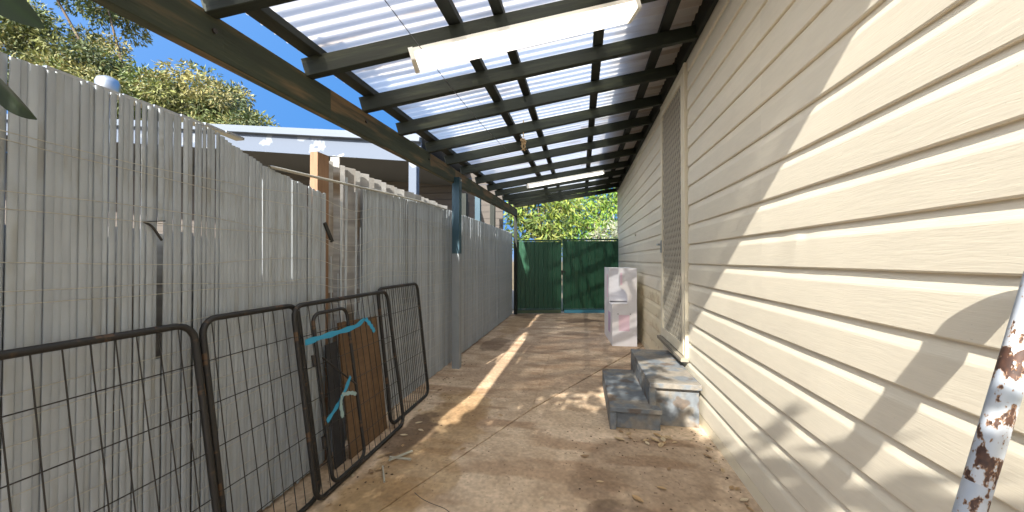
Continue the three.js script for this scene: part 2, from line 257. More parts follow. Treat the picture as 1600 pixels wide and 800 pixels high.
  part('door_handle', join([bx(0.012, 0.13, 0.035, WX - 0.047, 1.36, zB + 0.05), bx(0.03, 0.016, 0.016, WX - 0.066, 1.38, zB + 0.05), bx(0.016, 0.018, 0.09, WX - 0.084, 1.38, zB + 0.08)]), mat.galv, door);
  part('vent_cap', new THREE.CylinderGeometry(0.02, 0.022, 0.02, 12).rotateZ(Math.PI / 2).translate(WX - 0.026, 1.62, -6.2), mat.mesh, wall);
  // eave, gutter and roof over the house
  const eave = part('roof', join([bx(1.3, 0.03, 9.6, 1.0, 3.13, -4.75), bar(V(1.1, 3.3, 0.05), V(1.1, 3.3, -9.55), 1.75, 0.05, V(-0.35, 1, 0))]), std({ color: 0x6d5a48, roughness: 0.8 }), house);
  part('gutter', join([bx(0.012, 0.11, 9.6, 0.345, 3.15, -4.75), bx(0.1, 0.012, 9.6, 0.396, 3.10, -4.75)]), std({ color: 0x8a7a66, roughness: 0.6 }), eave);
}

// ------------------------------------------------------------------ carport: beam, posts, rafters, battens, clear sheets
const Lz = (z) => 2.15 - 0.026 * z;
const roofY = (x, z) => Lz(z) + (x + 1.36) / 2.24 * (2.87 - Lz(z));
const skew = (v) => -0.2 - 0.055 * Math.max(0, -v - 0.15);
const RF = (x, v) => { const z = v + skew(v) * (x + 1.36); return V(x, roofY(x, z), z); };
const carport = thing('lean_to_carport', 'dark green timber lean-to frame roofed with clear corrugated sheets', 'carport');
const rafterV = [0.33, -0.17, -0.68, -1.2, -1.73, -2.24, -2.73, -3.28, -3.78, -4.3, -4.95, -5.6, -6.15, -6.75, -7.3, -7.87];
{
  const RH = 0.095, RW = 0.05;
  part('beam', bar(V(-1.43, Lz(0.6) - 0.09, 0.6), V(-1.43, Lz(-4.02) - 0.085, -4.02), 0.05, 0.165), mat.beam, carport);
  part('beam', bar(V(-1.432, Lz(-4.03) - 0.09, -4.03), V(-1.432, Lz(-8.2) - 0.09, -8.2), 0.05, 0.165), mat.beam, carport);
  for (const v of rafterV) {
    const a = RF(-1.425, v), b = RF(0.83, v); a.y += RH / 2 + rr(-0.004, 0.004); b.y += RH / 2 - 0.005;
    part('rafter', bar(a, b, RW, RH), mat.rafter, carport);
  }
  const bh = 0.04; // battens follow the ruled surface
  for (const [x, w] of [[-1.372, 0.085], [-0.675, 0.07], [-0.445, 0.06], [0.12, 0.07], [0.6, 0.07]]) {
    const seg = []; const z0 = 0.42 + skew(0.4) * (x + 1.36), z1 = -8.0 + skew(-8.0) * (x + 1.36), yo = RH + bh / 2 + 0.001;
    const M = x < -1 ? -4.3 : -3.9;
    for (const [p, q] of [[z0, M], [M - 0.003, z1]]) part('batten', bar(V(x, roofY(x, p) + yo, p), V(x, roofY(x, q) + yo, q), w, bh), mat.batten, carport);
  }
  part('ledger', bar(V(0.845, 2.94, 0.1), V(0.845, 2.94, -9.3), 0.035, 0.15), mat.batten, carport);
  // sheets
  const PC = 0.076, A = 0.0105, per = 11, base = RH + bh + A + 0.004;
  let v0 = 0.41, s = 0;
  while (v0 > -7.95) {
    const v1 = Math.max(-8.02, v0 - PC * per - 0.02), nz = Math.round((v0 - v1) / PC * 8), nx = 14, P = [], U = [], I = [];
    for (let i = 0; i <= nz; i++) for (let k = 0; k <= nx; k++) {
      const v = lerp(v0, v1, i / nz), x = lerp(-1.446 + (s % 2) * 0.008, 0.825, k / nx), q = RF(x, v);
      P.push(q.x, q.y + base + A * Math.cos(2 * Math.PI * v / PC) + (s % 2) * 0.0022 + 0.003 * (vn(x * 2, v * 2, 601) - 0.5), q.z); U.push(x, v);
    }
    for (let i = 0; i < nz; i++) for (let k = 0; k < nx; k++) { const a = i * (nx + 1) + k, b = a + 1, c = a + nx + 1, d = c + 1; I.push(a, b, c, b, d, c); }
    const g = new THREE.BufferGeometry(); g.setAttribute('position', new THREE.Float32BufferAttribute(P, 3)); g.setAttribute('uv', new THREE.Float32BufferAttribute(U, 2)); g.setIndex(I); g.computeVertexNormals();
    part('roof_sheet', g, mat.sheets[[0, 1, 3, 0, 2, 1, 0, 1, 2, 1, 0][s]], carport); v0 = v1 + 0.02; s++;
  }
  // posts
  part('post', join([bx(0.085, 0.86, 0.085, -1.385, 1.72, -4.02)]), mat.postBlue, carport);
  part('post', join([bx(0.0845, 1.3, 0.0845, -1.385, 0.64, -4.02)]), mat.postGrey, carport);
  part('post', bx(0.07, 2.3, 0.07, -1.445, 1.15, -8.2), mat.batten, carport);
  part('bolt', new THREE.CylinderGeometry(0.011, 0.011, 0.012, 8).rotateZ(Math.PI / 2).translate(-1.337, 2.12, -4.02), mat.galv, carport);
  for (const [x, z] of [[-1.402, -1.2], [-1.402, -2.24], [-1.402, -3.28]]) part('bolt', new THREE.CylinderGeometry(0.01, 0.01, 0.01, 8).rotateZ(Math.PI / 2).translate(x, Lz(z) - 0.07, z), mat.blackSteel, carport);
}

// ------------------------------------------------------------------ strip lights under rafters
RectAreaLightUniformsLib.init();
function stripLight(label, v, x0, x1, w, h, dz) {
  const a = RF(x0, v), b = RF(x1, v); a.z += dz; b.z += dz; const t = thing('fluorescent_light', label, 'strip light', [(a.x + b.x) / 2, (a.y + b.y) / 2, (a.z + b.z) / 2], 'strip lights under the carport rafters');
  const A0 = a.clone().sub(t.position), B0 = b.clone().sub(t.position), d = B0.clone().sub(A0).normalize(), up = new THREE.Vector3().crossVectors(d, new THREE.Vector3().crossVectors(V(0, 1, 0), d)).normalize();
  const off = (p, e, f) => p.clone().addScaledVector(up, e).addScaledVector(d, f);
  part('base_tray', bar(off(A0, -h * 0.2, 0.012), off(B0, -h * 0.2, -0.012), w * 0.9, h * 0.36), mat.fitting, t);
  part('diffuser', bar(off(A0, -h * 0.68, 0.016), off(B0, -h * 0.68, -0.016), w, h * 0.6), mat.diffuser, t);
  for (const [p, s] of [[A0, 1], [B0, -1]]) part('end_cap', bar(off(p, -h * 0.52, -0.012 * s), off(p, -h * 0.52, 0.012 * s), w * 1.06, h * 1.0), mat.fitting, t);
  const L = new THREE.RectAreaLight(0xfff8ee, 1.2, A0.distanceTo(B0) - 0.05, w * 0.95); L.position.copy(off(A0.clone().add(B0).multiplyScalar(0.5), -h * 1.02, 0)); t.add(L);
  L.lookAt(L.position.clone().add(t.position).addScaledVector(up, -1));
  return t;
}
stripLight('wide white strip light with beige end caps under near rafter', -1.73, -0.9, 0.285, 0.14, 0.07, -0.01);
stripLight('slim white tube light farther along the carport ceiling', -5.6, -0.84, 0.36, 0.06, 0.07, 0);
// rope knot and thin cords
{
  const p = RF(-0.55, -3.25), t = thing('hanging_rope_knot', 'frayed tan rope knot dangling from the ceiling battens', 'rope', [p.x, p.y, p.z - 0.01]);
  part('cord', rod(V(0, 0.11, 0), V(0, -0.06, 0), 0.005), mat.rope, t);
  const k = []; for (let i = 0; i < 3; i++) { const q = []; for (let j = 0; j < 7; j++) q.push(V(rr(-0.025, 0.025), -0.07 - rr(0, 0.06), rr(-0.02, 0.02))); k.push(tube(q, 0.007, 30, 6, true)); } part('knot', join(k), mat.rope, t);
  const e = []; for (let i = 0; i < 7; i++) e.push(tube([V(rr(-0.015, 0.015), -0.11, rr(-0.015, 0.015)), V(rr(-0.025, 0.025), -0.15, rr(-0.02, 0.02)), V(rr(-0.03, 0.03), -rr(0.17, 0.2), rr(-0.02, 0.02))], 0.003, 8, 4)); part('frayed_end', join(e), mat.rope, t);
  const c1 = RF(-0.83, -1.2), c2 = RF(-0.78, -3.78), pts = []; for (let i = 0; i <= 8; i++) { const s = i / 8; pts.push(V(lerp(c1.x, c2.x, s), lerp(c1.y, c2.y, s) - 0.006 - 0.05 * Math.sin(s * Math.PI), lerp(c1.z, c2.z, s))); }
  solo('ceiling_cable', tube(pts, 0.0022, 40, 5), mat.cord, 'thin grey cable sagging beneath the carport rafters', 'cable');
}

// ------------------------------------------------------------------ left boundary: paling fence, slat screening, wire netting
{
  const pf = thing('paling_fence', 'old grey timber paling fence behind the slat screen with one raw post', 'fence');
  const shapes = [0, 1, 2].map(() => bx(0.015, 1, 0.1).translate(0, 0.5, 0));
  let i = 0;
  for (let z = 0.5; z > -8.25; z -= 0.09, i++) {
    let top = 1.7; if (z < -0.55 && z > -1.5) top = rr(1.3, 1.36); if (z < -1.5 && z > -2.0) top = rr(1.5, 1.6); if (z < -2.1 && z > -4.1) top = 1.845 + rr(-0.008, 0.008);
    const m = part('paling', shapes[i % 3], mat.paling[(i * 7) % 3], pf); m.position.set(-1.585 + (i % 2) * 0.016 + rr(-0.003, 0.003), 0, z); m.scale.set(1, top, rr(0.9, 1)); m.rotation.set(rr(-0.006, 0.006), z < -2.0 && z > -4.2 ? -0.5 : rr(-0.04, 0.04), 0);
  }
  part('post', bx(0.05, 1.86, 0.1, -1.555, 0.93, -1.99), mat.rawTimber, pf);
  part('loose_paling', bar(V(-1.545, 0.4, -2.13), V(-1.545, 1.875, -2.12), 0.055, 0.014, V(0.35, 0, 1)), mat.paling[0], pf);
  part('rail', bar(V(-1.62, 1.28, 0.5), V(-1.62, 1.28, -8.2), 0.04, 0.07), mat.paling[1], pf);
  part('rail', bar(V(-1.62, 0.4, 0.5), V(-1.62, 0.4, -8.2), 0.04, 0.07), mat.paling[1], pf);
  for (let k = 0; k < 7; k++) { const z = -0.8 - k * 0.092; part('cap', bar(V(-1.535, 1.775 + rr(-0.003, 0.003), z), V(-1.535, 1.772, z - 0.087), 0.045, 0.012), mat.galv, pf); }

  const sc = thing('slat_screen', 'grey slat screening sheeted along the boundary with a gappy torn section', 'screen fence');
  const slat = []; for (let k = 0; k < 4; k++) { const g = new THREE.CylinderGeometry(1, 1, 1, 8, 1); g.scale(0.0035, 1, 0.0099); g.translate(0, 0.5, 0); const u = g.attributes.uv; for (let j = 0; j < u.count; j++) u.setXY(j, u.getX(j) * 0.25 + k * 0.25, u.getY(j)); slat.push(g); }
  const topAt = (z) => { const T = [[0, 1.77], [-1.28, 1.768], [-1.36, 1.735], [-1.55, 1.675], [-1.85, 1.63], [-1.99, 1.615], [-2.44, 1.74], [-3, 1.755], [-4.2, 1.80], [-8.4, 1.815]]; for (let k = 0; k + 1 < T.length; k++) if (z <= T[k][0] && z >= T[k + 1][0]) return lerp(T[k][1], T[k + 1][1], (T[k][0] - z) / (T[k][0] - T[k + 1][0])); return 1.77; };
  let n = 0, far = []; const place = (z, y0, y1, w = 1, lean = 0, turn = 0, x = 0) => {
    const g = slat[(n * 3) % 4], dx = -1.512 + (n % 2) * 0.0035 + rr(-0.0012, 0.0012) + x + 0.006 * (fbm(z * 1.5, 0.3, 2, 611) - 0.5), m = n < 297 ? part('slat', g, mat.slats[Math.floor(rnd() * 4)], sc) : new THREE.Mesh(g);
    m.position.set(dx, y0, z); m.scale.set(1, y1 - y0, w); m.rotation.set(lean, turn, rr(-0.002, 0.002)); m.updateMatrix(); if (n >= 297) far.push(flat(g.clone()).applyMatrix4(m.matrix)); n++;
  };
  for (let z = -0.42; z > -8.12; z -= 0.0183 + rr(-0.0012, 0.0012)) {
    const top = topAt(z) + rr(-0.004, 0.004), lean = 0.004 * Math.sin(z * 3) + rr(-0.0009, 0.0009);
    if (z < -1.985 && z > -2.37) { if (rnd() < 0.5) continue; place(z, 0.02, rnd() < 0.3 ? rr(0.9, 1.3) : rr(1.35, 1.78), rr(0.7, 0.95), lean + rr(-0.012, 0.012), rr(-0.5, 0.5), rr(-0.01, 0.004)); continue; }
    if (Math.abs(z + 1.088) < 0.0095) { place(z, 1.36, top, 0.95, lean); place(z, 0.02, 0.86, 0.95, lean); continue; }
    const open = z < -0.93 && z > -1.33;
    place(z, 0.015 + rr(0, 0.012), top, open ? rr(0.82, 1.1) : 1.14, open ? lean + rr(-0.0022, 0.0022) : lean, open ? rr(-0.15, 0.3) : rr(-0.08, 0.08));
  }
  if (far.length) { const m = part('slat', mergeGeometries(far), mat.slats[0], sc); m.userData.kind = 'stuff'; }
  part('top_rail', tube([V(-1.495, 1.675, -1.56), V(-1.492, 1.70, -2.0), V(-1.49, 1.735, -2.6), V(-1.49, 1.775, -3.4), V(-1.495, 1.79, -4.0)], 0.008, 40, 8), mat.wire, sc);
  part('broken_tie', join([tube([V(-1.497, 1.352, -1.035), V(-1.494, 1.34, -1.055), V(-1.492, 1.29, -1.088)], 0.004, 10, 6), rod(V(-1.497, 1.352, -1.03), V(-1.494, 1.362, -1.1), 0.0018)]), mat.darkWire, sc);
  part('lean_strut', bar(V(-1.5, 1.44, -1.965), V(-1.49, 1.33, -2.02), 0.012, 0.02), mat.darkWire, sc);

  const net = thing('wire_netting', 'sagging pale wire netting strung across the grey slat screen', 'wire mesh');
  const lv = [1.585, 1.545, 1.40, 1.355, 1.22, 1.13, 1.095, 0.985, 0.9, 0.82, 0.74, 0.66, 0.58, 0.5, 0.41, 0.32, 0.23, 0.13];
  const sag = (y, z, k) => y + 0.12 * (fbm(z * 0.9 + k * 0.37, k * 0.23, 2, 621) - 0.5) + 0.012 * (vn(z * 4, k, 625) - 0.5) - (z < -1.9 && z > -2.5 ? 0.05 * Math.sin((z + 1.9) / -0.6 * Math.PI) : 0);
  const off = (z, y) => -1.5 + 0.006 + (z > -8 ? 0.004 * vn(z * 5, y * 7, 631) : 0);
  lv.forEach((y, k) => { const p = []; for (let z = -0.4; z >= -8.1; z -= 0.11) p.push(V(off(z, y), sag(y, z, k), z)); part('strand', tube(p, 0.0014, 240, 4), mat.wire, net); });
  const up = []; for (let z = -2.55; z > -8.05; z -= 0.152) { const p = []; lv.forEach((y, k) => p.push(V(off(z, y) + 0.001, sag(y, z, k), z + 0.012 * (vn(k * 0.6, z * 3, 641) - 0.5)))); up.push(tube(p, 0.0011, 36, 4)); }
  part('upright_strand', join(up), mat.wire, net).userData.kind = 'stuff';
}

// ------------------------------------------------------------------ pen panels leaning on the screen
function rounded(zA, zB, y0, y1, r) { const out = []; for (const [z, y, q] of [[zA - r, y0 + r, -0.5], [zA - r, y1 - r, 0], [zB + r, y1 - r, 0.5], [zB + r, y0 + r, 1]]) for (let i = 0; i <= 6; i++) { const a = (q + i / 12) * Math.PI; out.push([z + r * Math.cos(a), y + r * Math.sin(a)]); } return out; }
function penPanel(label, zA, zB, xb, xt, h, wz, wy, cols, gate) {
  const t = thing('pen_panel', label, 'pen panel', [0, 0, 0], 'black tube pen panels leaning on the slat screen');
  const P = (z, y) => V(lerp(xb, xt, y / h), y, z), R = 0.0125, y0 = R + 0.003;
  const rim = (a, b, c, d, r, rad) => { const pts = rounded(a, b, c, d, r).map(([z, y]) => P(z, y)); pts.push(pts[0].clone()); return tube(pts, rad, 160, 8, false, 0); };
  part('frame', rim(zA, zB, y0, h, 0.06, R), mat.blackSteel, t);
  for (let z = zA - wz * 0.7; z > zB + 0.02; z -= wz) { const j = rr(-0.004, 0.004); part('upright_wire', rod(P(z + j, y0 + 0.004), P(z + rr(-0.004, 0.004), h - 0.004), 0.0021, 5), mat.darkWire, t); }
  for (let y = wy; y < h - 0.03; y += wy) part('cross_wire', rod(P(zA, y).add(V(0.003, 0, 0)), P(zB, y + rr(-0.004, 0.004)).add(V(0.003, 0, 0)), 0.0021, 5), mat.darkWire, t);
  if (gate) { const g = part('gate_frame', rim(gate[0], gate[1], gate[2], gate[3], 0.05, 0.010).translate(0.022, 0, 0), mat.blackSteel, t); for (const y of [0.72, 0.3]) part('hinge', rod(P(gate[0] + 0.012, y).add(V(0.01, 0, 0)), P(gate[0] + 0.012, y - 0.06).add(V(0.01, 0, 0)), 0.012), mat.blackSteel, g); part('latch_bar', rod(P(gate[0] - 0.02, 0.7).add(V(0.036, 0, 0)), P(gate[1] + 0.02, 0.48).add(V(0.036, 0, 0)), 0.005), mat.darkWire, g); }
  return t;
}
penPanel('long black pen panel with widely spaced wires and rounded corner', -0.02, -1.175, -1.30, -1.46, 0.975, 0.062, 0.165);
penPanel('black pen panel between the long panel and the gated one', -1.205, -1.70, -1.315, -1.46, 0.985, 0.06, 0.165);
penPanel('black pen panel with inner gate frame in front of brown board', -1.64, -2.56, -1.285, -1.43, 0.985, 0.062, 0.165, 0, [-1.74, -2.03, 0.05, 0.93]);
penPanel('farthest black pen panel with close wires reaching toward the post', -2.5, -3.17, -1.355, -1.47, 1.005, 0.034, 0.2);
{
  const t = thing('brown_board', 'brown grooved timber board leaning behind the gated pen panel', 'board');
  const P = (y, z) => V(lerp(-1.385, -1.475, y / 0.83), y, z);
  for (let i = 0; i < 6; i++) { const z = -2.09 - i * 0.072; part('plank', bar(P(0.004, z), P(0.83 - i * 0.004, z), 0.0695, 0.014, V(1, 0, 0)), mat.brownBoard, t); }
  solo('black_sheet', bar(V(-1.405, 0.004, -1.99), V(-1.475, 0.72, -1.99), 0.1, 0.006, V(1, 0, 0)), std({ color: 0x2a2c30, roughness: 0.6 }), 'narrow black sheet standing at the brown board edge', 'sheet');
  const ribbon = (pts, w) => { const c = new THREE.CatmullRomCurve3(pts), n = 24, P2 = [], I = []; for (const s of [0, 1]) for (let i = 0; i <= n; i++) { const q = c.getPoint(i / n), tg = c.getTangent(i / n), sd = new THREE.Vector3().crossVectors(tg, V(1, 0, 0)).normalize(); const ww = w * (0.9 + 0.2 * Math.sin(i)); P2.push(q.x + s * 0.0015, q.y + sd.y * ww, q.z + sd.z * ww, q.x + s * 0.0015, q.y - sd.y * ww, q.z - sd.z * ww); } const m = 2 * (n + 1); for (let s = 0; s < 2; s++) for (let i = 0; i < n; i++) { const a = s * m + 2 * i; I.push(a, a + 1, a + 2, a + 1, a + 3, a + 2); } for (let i = 0; i < n; i++) for (const e of [0, 1]) { const a = 2 * i + e, b = a + 2; I.push(a, b, a + m, b, b + m, a + m); } const g = new THREE.BufferGeometry(); g.setAttribute('position', new THREE.Float32BufferAttribute(P2, 3)); g.setIndex(I); g.computeVertexNormals(); return g; };
  const s1 = thing('blue_strap', 'long blue strap tied level across the gated pen panel top', 'strap');
  part('webbing', ribbon([V(-1.375, 0.8, -1.66), V(-1.37, 0.805, -1.8), V(-1.37, 0.805, -1.95), V(-1.375, 0.81, -2.1), V(-1.385, 0.835, -2.2)], 0.016), mat.strap, s1);
  part('loose_end', ribbon([V(-1.378, 0.838, -2.2), V(-1.36, 0.79, -2.23), V(-1.355, 0.74, -2.27)], 0.015), mat.strap, s1);
  const s2 = thing('blue_strap', 'short blue strap knotted low on the inner gate frame', 'strap');
  part('webbing', ribbon([V(-1.29, 0.385, -1.715), V(-1.295, 0.43, -1.8), V(-1.3, 0.47, -1.86), V(-1.315, 0.545, -1.95)], 0.014), mat.strap, s2);
  part('loose_end', ribbon([V(-1.3, 0.47, -1.85), V(-1.285, 0.43, -1.82), V(-1.28, 0.36, -1.83)], 0.014), mat.strapPale, s2);
  part('loose_end', ribbon([V(-1.3, 0.475, -1.85), V(-1.285, 0.465, -1.91), V(-1.285, 0.44, -1.96)], 0.011), mat.strapPale, s2);
}

// ------------------------------------------------------------------ green metal gates at the far end
{
  const A = V(-1.485, 0, -8.31), B = V(0.86, 0, -8.86), dir = B.clone().sub(A), L = dir.length(); dir.normalize(); const ang = Math.atan2(-dir.z, dir.x);
  const leafGate = (label, u0, u1, ytop0, ytop1, extra) => {
    const t = thing('steel_gate', label, 'gate', [A.x + dir.x * u0, 0, A.z + dir.z * u0], 'green ribbed steel gates closing the passage'); t.rotation.y = ang; const W = u1 - u0, y0 = 0.06;
    part('frame', join([bar(V(0, ytop0 - 0.02, 0), V(W, ytop1 - 0.02, 0), 0.035, 0.035), bar(V(0, y0 + 0.02, 0), V(W, y0 + 0.02, 0), 0.035, 0.035), bx(0.035, ytop0 - y0 - 0.076, 0.035, 0.0175, (ytop0 + y0) / 2, 0), bx(0.035, ytop1 - y0 - 0.076, 0.035, W - 0.0175, (ytop1 + y0) / 2, 0)]), mat.gateFrame, t);
    const n = Math.round(W / 0.19), pw = W / n;
    for (let i = 0; i < n; i++) { // each ribbed pan: flat with a raised rib at its edge
      const pr = [[0, 0], [0.006, 0.03], [0.03, 0.03], [0.036, 0], [pw * 0.45, 0], [pw * 0.47, 0.012], [pw * 0.55, 0.012], [pw * 0.57, 0], [pw, 0]], P = [], I = [], top = Math.min(ytop0, ytop1) - 0.045;
      for (const y of [y0 + 0.045, top]) for (const q of pr) P.push(q[0], y, 0.02 + q[1]);
      const m = pr.length; for (let k = 0; k + 1 < m; k++) I.push(k, k + 1, m + k, k + 1, m + k + 1, m + k);
      let g = new THREE.BufferGeometry(); g.setAttribute('position', new THREE.Float32BufferAttribute(P, 3)); g.setIndex(I); g = g.toNonIndexed(); g.computeVertexNormals();
      part('panel', g, mat.gateGreen, t).position.x = i * pw;
    }
    return t;
  };
  const g1 = leafGate('green ribbed steel gate leaf meeting the slat screen', 0.03, 1.07, 1.675, 1.68);
  part('bottom_bar', bx(1.0, 0.07, 0.03, 0.52, 0.045, 0.04), std({ color: 0x4c5a42, roughness: 0.7 }), g1);
  const g2 = leafGate('green ribbed steel gate leaf beside the white dollhouse', 1.095, L - 0.02, 1.695, 1.71);
  part('bottom_bar', bx(1.1, 0.07, 0.03, 0.58, 0.045, 0.04), mat.bluePlastic, g2);
  part('latch', join([bx(0.1, 0.03, 0.02, 0, 0.95, 0.06), bx(0.02, 0.1, 0.02, -0.02, 0.93, 0.062)]), mat.blackSteel, g2);
}

// ------------------------------------------------------------------ dollhouse
{
  const t = thing('dollhouse', 'tall white toy dollhouse with pink windows standing against the cladding', 'dollhouse', [0.43, 0, -5.45]); t.rotation.y = 0.06;
  const W = 0.34, D = 0.86, H = 1.1, th = 0.016, S = 0.3;
  part('side_panel', join([bx(th, 0.575, D, th / 2, 0.29, -D / 2), bx(th, H - 0.578, D - S, th / 2, 0.578 + (H - 0.578) / 2, -D / 2 - S / 2)]), mat.dollWhite, t);
  part('side_panel', bx(th, H - 0.004, D, W - th / 2, H / 2 + 0.002, -D / 2), mat.dollWhite, t);
  part('back_panel', bx(W - 2 * th - 0.002, H - 0.02, th, W / 2, H / 2, -D + 0.02), mat.dollWhite, t);
  part('room_wall', bx(W - 2 * th - 0.002, H - 0.62, th, W / 2, 0.6 + (H - 0.62) / 2, -S - 0.03), mat.dollWhite, t);
  part('top_panel', bx(W - 2 * th - 0.002, th, D - S, W / 2, H - 0.012, -D / 2 - S / 2), mat.dollWhite, t);
  part('shelf', bx(W - 2 * th - 0.002, th, D - 0.03, W / 2, 0.575, -D / 2), mat.dollWhite, t);
  part('base_panel', bx(W - 2 * th - 0.002, th, D - 0.03, W / 2, 0.02, -D / 2), mat.dollWhite, t);
  const sh = new THREE.Shape(); [[0.0, 0.0], [W, 0.0], [W, H], [0.09, H], [0.1, 0.84], [0.17, 0.79], [0.21, 0.72], [0.21, 0.6], [0.0, 0.585]].forEach((p, i) => i ? sh.lineTo(...p) : sh.moveTo(...p));
  const hole = new THREE.Path(); [[0.09, 0.21], [0.24, 0.21], [0.24, 0.44], [0.09, 0.44]].forEach((p, i) => i ? hole.lineTo(...p) : hole.moveTo(...p)); sh.holes.push(hole);
  part('front_panel', new THREE.ExtrudeGeometry(sh, { depth: 0.012, bevelEnabled: true, bevelSize: 0.001, bevelThickness: 0.001, bevelSegments: 1 }).translate(0, 0, 0.003), mat.dollWhite, t);
  part('window', bx(0.148, 0.228, 0.008, 0.165, 0.325, 0.006), mat.dollPink, t);
  part('window', bx(0.005, 0.3, 0.22, -0.001, 0.3, -0.28), mat.dollPurple, t);
  part('window', bx(0.004, 0.36, 0.1, -0.001, 0.82, -0.48), mat.dollPink, t);
  part('window', bx(0.03, 0.17, 0.006, 0.125, 0.95, 0.02), mat.dollPink, t);
  for (const x of [0.08, 0.25]) part('clip', bx(0.014, 0.008, 0.01, x, 0.455, 0.021), mat.blackSteel, t);
  part('ledge', bx(0.21, 0.014, 0.04, 0.105, 0.594, 0.012), mat.dollWhite, t);
}

// ------------------------------------------------------------------ steps at the screen door
{
  const t = thing('door_steps', 'worn grey painted concrete steps below the screen door', 'steps', [0.2, 0, -2.76]);
  const rb = (w, h, d, x, y, z, r = 0.008) => { const g = new RoundedBoxGeometry(w, h, d, 2, r), u = g.attributes.uv, p = g.attributes.position, n = g.attributes.normal; for (let i = 0; i < u.count; i++) { const ax = Math.abs(n.getX(i)), ay = Math.abs(n.getY(i)); if (ay > 0.6) u.setXY(i, p.getX(i) + x, p.getZ(i) + z); else if (ax > 0.6) u.setXY(i, p.getZ(i) + z, p.getY(i) + y); else u.setXY(i, p.getX(i) + x, p.getY(i) + y); } return g.translate(x, y, z); };
  // lower step
  part('lower_tread', rb(0.36, 0.038, 0.96, 0.18, 0.146, -0.48), mat.step, t);
  part('lower_riser', join([rb(0.045, 0.127, 0.95, 0.0235, 0.0635, -0.48, 0.005), rb(0.31, 0.121, 0.9, 0.2, 0.0605, -0.495, 0.005)]), mat.step, t);
  // upper step
  part('upper_tread', rb(0.36, 0.042, 1.04, 0.465, 0.309, -0.60), mat.step, t);
  part('upper_riser', join([rb(0.05, 0.288, 1.02, 0.31, 0.144, -0.602, 0.006), rb(0.31, 0.28, 0.96, 0.485, 0.14, -0.62, 0.006)]), mat.step, t);
}

// ------------------------------------------------------------------ rusty leaning pole
{
  const t = thing('leaning_pole', 'peeling white steel pole with brown rust leaning on the cladding', 'pole');
  const a = V(0.488, 0.007, -0.805), b = V(0.8405, 1.192, -0.859);
  const pg = tube([a, b], 0.0195, 2, 28, false, 0), pu = pg.attributes.uv; for (let i = 0; i < pu.count; i++) pu.setY(i, Math.abs(2 * pu.getY(i) / (2 * Math.PI * 0.0195) - 1)); part('pipe', pg, mat.pole, t);
  const cap = new THREE.SphereGeometry(0.0197, 20, 8, 0, Math.PI * 2, 0, Math.PI / 2); cap.applyQuaternion(new THREE.Quaternion().setFromUnitVectors(V(0, 1, 0), b.clone().sub(a).normalize())); part('end_cap', cap.translate(b.x, b.y, b.z), mat.pole, t);
  part('foot', new THREE.CylinderGeometry(0.022, 0.025, 0.02, 20).translate(0.491, 0.012, -0.805), mat.pole, t);
}

// ------------------------------------------------------------------ neighbour's building behind the fence
{
  const t = thing('neighbour_shed', 'neighbouring building with peeling pale fascia above the boundary fence', 'building');
  const yT = (x) => 3.46 - 0.108 * (x + 3.9);
  part('roof', bar(V(-21, yT(-21) + 0.02, -7.6), V(-2.6, yT(-2.6) + 0.02, -7.6), 3.3, 0.06), mat.roofEdge, t);
  part('fascia', bar(V(-21, yT(-21) - 0.24, -6.0), V(-2.72, yT(-2.72) - 0.26, -6.0), 0.04, 0.33), mat.fascia, t);
  part('gutter', bar(V(-21, yT(-21) - 0.055, -5.94), V(-2.7, yT(-2.7) - 0.06, -5.94), 0.11, 0.075), mat.roofEdge, t);
  part('soffit', bar(V(-21, yT(-21) - 0.36, -7.2), V(-2.75, yT(-2.75) - 0.38, -7.2), 2.35, 0.02), mat.soffit, t);
  const ws = new THREE.Shape(); [[-20.6, 0], [-1.8, 0], [-1.8, yT(-2.7) - 0.42], [-20.6, yT(-20.6) - 0.4]].forEach((p, i) => i ? ws.lineTo(...p) : ws.moveTo(...p)); const w = part('wall', new THREE.ExtrudeGeometry(ws, { depth: 0.1, bevelEnabled: false }).translate(0, 0, -8.55), mat.soffit, t);
  for (let i = 0; i < 22; i++) { const y = 0.1 + i * 0.16; if (y > 3.5) break; part('board', bar(V(-20.6, y + 0.08, -8.42), V(-1.78, y + 0.08, -8.42), 0.03, 0.152, V(0, 1, 0.14)), mat.greyBoard, w); }
  part('post', bx(0.14, 3.0, 0.12, -2.86, 1.5, -6.03), mat.fascia, t);
  part('post', bx(0.1, 2.5, 0.1, -2.5, 1.25, -7.9), mat.doorDark, t);
  for (const [x, z, m] of [[-1.95, -6.9, mat.postBlue], [-2.13, -6.6, mat.batten], [-1.9, -7.9, mat.batten]]) part('post', bx(0.1, 2.45, 0.1, x, 1.22, z), m, t);
  const v = part('roof_vent', new THREE.LatheGeometry([[0.2, -0.4], [0.2, 0], [0.2, 0.55], [0.27, 0.57], [0.27, 0.66], [0.23, 0.7], [0.33, 0.74], [0.35, 0.95], [0.3, 1.04], [0.12, 1.1], [0, 1.11]].map(([a, b]) => new THREE.Vector2(a, b)), 24), mat.galv, t); v.position.set(-10.62, 4.3, -6.6); v.scale.set(0.6, 1, 0.6);
}

